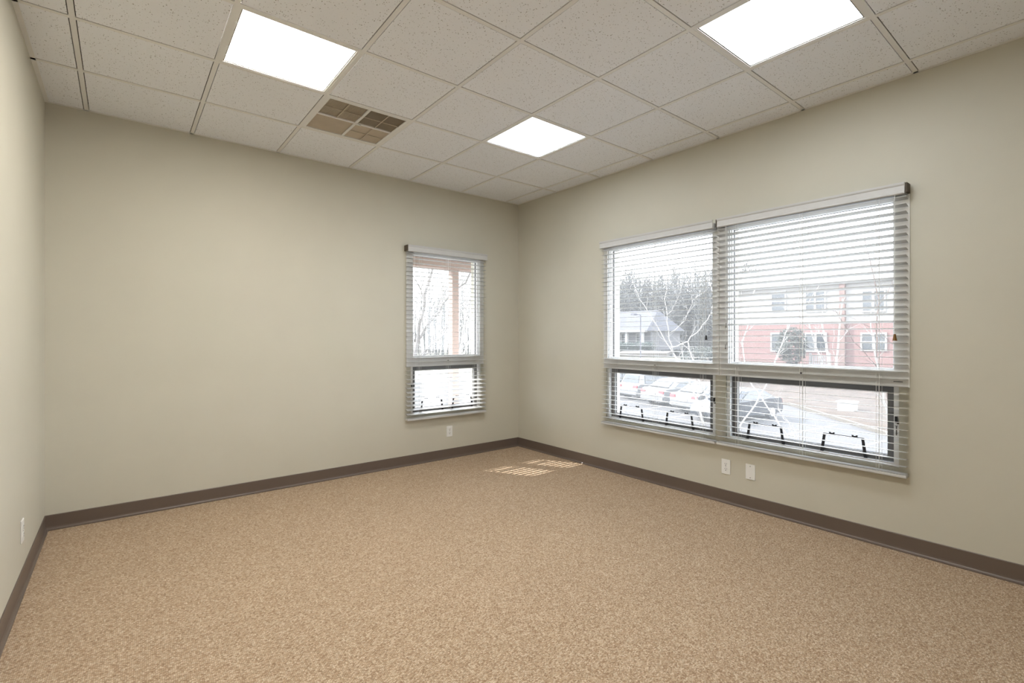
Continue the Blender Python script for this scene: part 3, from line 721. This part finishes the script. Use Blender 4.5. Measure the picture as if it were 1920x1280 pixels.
# ---- utility box on the bank
ub = inv(1589, 768, 24.5); zb_ = bank_z(ub.x, ub.y)
u_ = thing('utility_box', (ub.x, ub.y, zb_), 'white utility box standing on the mulched bank by the curb', 'utility box')
bm = new_bm(); box(bm, (ub.x-.30, ub.y-.36, zb_-.15), (ub.x+.30, ub.y+.36, zb_+.42)); obj('cabinet', bm, M['trimw'], u_, bevel=.03)
bm = new_bm(); box(bm, (ub.x-.34, ub.y-.40, zb_+.42), (ub.x+.34, ub.y+.40, zb_+.48)); obj('lid', bm, M['trimw'], u_)

# ---- bare winter trees
def twigs(bm, p, d, length, r, depth):
    if depth == 0 or r < .002: return
    q = p; pts = [p]
    for k in range(3):
        d = (d + Vector((random.gauss(0, .16), random.gauss(0, .16), random.gauss(.04, .12)))).normalized()
        q = q + d*length/3; pts.append(q)
    tube(bm, pts, r, r*.55, 4, cap=False)
    for k in range(random.choice((2, 3))):
        s = pts[random.choice((1, 2, 3))]
        nd = (d + Vector((random.gauss(0, .5), random.gauss(0, .5), random.gauss(.15, .35)))).normalized()
        twigs(bm, s, nd, length*random.uniform(.55, .8), r*.5, depth-1)

def tree(name, base, limbs, material, label, r0, twig_depth=3, twig_len=.9, seed=1):
    """limbs: list of polylines of photo pixels with depths: [(px,py,w),...]"""
    random.seed(seed)
    t = thing(name, base, label, 'tree')
    bmt = new_bm(); bmw = new_bm()
    for li, (pts, ra, rb) in enumerate(limbs):
        P = [inv(*p) for p in pts]
        dense = []
        for a, b in zip(P, P[1:]):
            for k in range(3):
                q = a.lerp(b, k/3)
                if k: q += Vector((random.gauss(0, .02), random.gauss(0, .02), random.gauss(0, .02)))
                dense.append(q)
        dense.append(P[-1])
        tube(bmt, dense, ra, rb, 7)
        for k in range(2, len(dense), 2):
            d = (dense[k]-dense[k-1]).normalized()
            d = (d + Vector((random.gauss(0, .5), random.gauss(0, .5), random.gauss(.2, .3)))).normalized()
            twigs(bmw, dense[k], d, twig_len*random.uniform(.6, 1.1), max(.006, rb*.6), twig_depth)
    obj('trunk', bmt, M[material], t, smooth=True); obj('twigs', bmw, M[material], t)
    return t

b1 = inv(1345, 0, 14); b1.z = GZ
def w_base(px, w): 
    p = inv(px, CY, w); return (px, CY + (CAM.z-GZ)*FPX/w, w)
tree('bare_tree', b1, [
    ([w_base(1340, 14), (1312, 770, 14), (1287, 697, 14), (1262, 662, 14)], 0.0330, 0.0220),
    ([(1268, 672, 14), (1240, 625, 14.3), (1215, 585, 14.6), (1195, 548, 14.8), (1184, 522, 15)], 0.0143, 0.0066),
    ([(1262, 664, 14), (1254, 620, 13.8), (1249, 575, 13.6), (1249, 530, 13.5), (1246, 498, 13.4)], 0.0165, 0.0077),
    ([(1251, 590, 13.7), (1266, 570, 13.5), (1277, 545, 13.2), (1285, 508, 13)], 0.0099, 0.0055),
    ([(1256, 624, 13.8), (1285, 600, 13.6), (1298, 570, 13.5), (1308, 548, 13.4)], 0.0099, 0.0050),
    ([(1258, 652, 14), (1290, 640, 14), (1312, 618, 14), (1331, 590, 14), (1338, 568, 14.1), (1331, 530, 14.2), (1325, 495, 14.4)], 0.0154, 0.0077),
    ([w_base(1352, 14.2), (1330, 760, 14.2), (1302, 690, 14.3), (1290, 640, 14.5)], 0.0248, 0.0138),
    ], 'bark', 'pale many-stemmed bare tree fanning out beyond the left window of the pair', .06, 2, .55, 3)
b2_ = inv(1440, 0, 15); b2_.z = GZ
tree('bare_tree', b2_, [
    ([w_base(1500, 13), (1482, 830, 13), (1452, 780, 13), (1422, 735, 13.2), (1398, 700, 13.4), (1392, 640, 13.6), (1404, 590, 13.8), (1420, 530, 14)], 0.0223, 0.0112),
    ([w_base(1350, 13), (1386, 800, 13), (1418, 756, 13), (1440, 715, 13), (1455, 672, 13), (1470, 635, 13), (1482, 605, 13), (1497, 555, 13)], 0.0223, 0.0112),
    ([(1480, 605, 13), (1500, 590, 12.8), (1520, 560, 12.6), (1545, 520, 12.5)], 0.0087, 0.0050),
    ([w_base(1506, 13.2), (1500, 850, 13.2), (1478, 790, 13.2), (1458, 766, 13.3)], 0.0186, 0.0124),
    ], 'bark', 'pale bare tree with crossing stems beyond the right window of the pair, left half', .05, 2, .5, 5)
b3 = inv(1650, 0, 16); b3.z = GZ
tree('bare_tree', b3, [
    ([w_base(1682, 16), (1672, 790, 16), (1662, 720, 16), (1645, 680, 16), (1643, 620, 16.1), (1648, 560, 16.2), (1634, 500, 16.4), (1620, 440, 16.6)], 0.0300, 0.0120),
    ([(1648, 690, 16), (1600, 640, 15.8), (1580, 605, 15.6), (1560, 575, 15.4)], 0.0120, 0.0060),
    ([(1690, 660, 16), (1650, 622, 15.9), (1610, 603, 15.7), (1580, 588, 15.5)], 0.0096, 0.0048),
    ([(1646, 575, 16.1), (1668, 540, 16.3), (1690, 500, 16.5)], 0.0120, 0.0060),
    ], 'bark2', 'reddish brown bare tree beyond the right end of the pair of windows', .05, 2, .7, 9)
b7 = inv(1690, 0, 12); b7.z = GZ
tree('bare_tree', b7, [
    ([w_base(1700, 12), (1688, 860, 12), (1670, 800, 12), (1660, 760, 12), (1652, 715, 12), (1640, 660, 12), (1632, 600, 12)], .028, .014),
    ([(1676, 820, 12), (1664, 775, 11.9), (1648, 740, 11.8), (1636, 715, 11.8)], .014, .008),
    ], 'bark', 'pale slender bare stem close outside the right end of the pair of windows', .03, 2, .5, 19)
p4 = inv(1562, 735, 33); z4 = bank_z(p4.x, p4.y)
tree('bare_tree', Vector((p4.x, p4.y, z4)), [
    ([(1562, 742, 33), (1558, 700, 33), (1550, 650, 33), (1540, 590, 33)], .10, .05),
    ([(1563, 742, 33), (1566, 700, 33), (1572, 640, 33), (1580, 560, 33)], .09, .04),
    ([(1560, 742, 33), (1548, 700, 33), (1530, 650, 33), (1515, 600, 33)], .07, .03),
    ], 'bark', 'pale three-stemmed bare tree standing on the mulched bank', .1, 3, 1.4, 11)
b5 = inv(770, 0, 9); b5.z = GZ
tree('bare_tree', b5, [
    ([w_base(760, 10), (772, 700, 10), (783, 640, 10), (792, 590, 10), (803, 530, 10), (812, 470, 10)], .048, .024),
    ([(783, 640, 10), (810, 600, 10), (830, 570, 9.8), (848, 552, 9.6), (880, 515, 9.5), (900, 480, 9.4)], .03, .015),
    ([(772, 690, 10), (800, 655, 10.2), (828, 630, 10.4), (856, 590, 10.6)], .03, .015),
    ], 'bark3', 'grey bare tree with thick leaning limb beyond the narrow window, left of the post', .08, 3, .9, 13)
b6 = inv(880, 0, 15); b6.z = GZ
tree('bare_tree', b6, [
    ([w_base(845, 16), (856, 700, 16), (866, 640, 16), (880, 570, 16), (892, 500, 16)], .06, .03),
    ([(860, 680, 16), (890, 620, 16.2), (905, 560, 16.4)], .03, .015),
    ([(862, 660, 16), (846, 600, 16.2), (830, 540, 16.4)], .03, .015),
    ], 'bark', 'pale slim bare tree beyond the narrow window, right of the post', .06, 3, 1.2, 17)

# the hazy wood behind everything: nobody could count its stems
random.seed(23)
bm = new_bm()
for k in range(620):
    az = random.uniform(.40, .68) if k % 5 == 0 else random.uniform(.84, 1.14)     # heading measured from +Y towards +X
    dist = random.uniform(98, 125)
    base = Vector((CAM.x + math.sin(az)*dist, CAM.y + math.cos(az)*dist, GZ))
    hgt = random.uniform(11, 18.5)
    top_ = base + Vector((random.gauss(0, .6), random.gauss(0, .6), hgt))
    tube(bm, [base, base.lerp(top_, .5)+Vector((random.gauss(0, .3), random.gauss(0, .3), 0)), top_], random.uniform(.08, .18), .03, 4, cap=False)
    for m_ in range(85 if az > .7 else 40):
        q = base.lerp(top_, random.uniform(.05, 1.0))
        d = Vector((random.gauss(0, 1), random.gauss(0, 1), random.uniform(.2, 1.6))).normalized()
        L = random.uniform(.8, 2.8)
        tube(bm, [q, q+d*L*.5+Vector((0, 0, .1)), q+d*L], random.uniform(.03, .06), .015, 3, cap=False)
wd = obj('winter_woodland', bm, M['woods']); tag(wd, 'hazy grey leafless woodland along the skyline outside', 'woodland'); wd['kind'] = 'stuff'
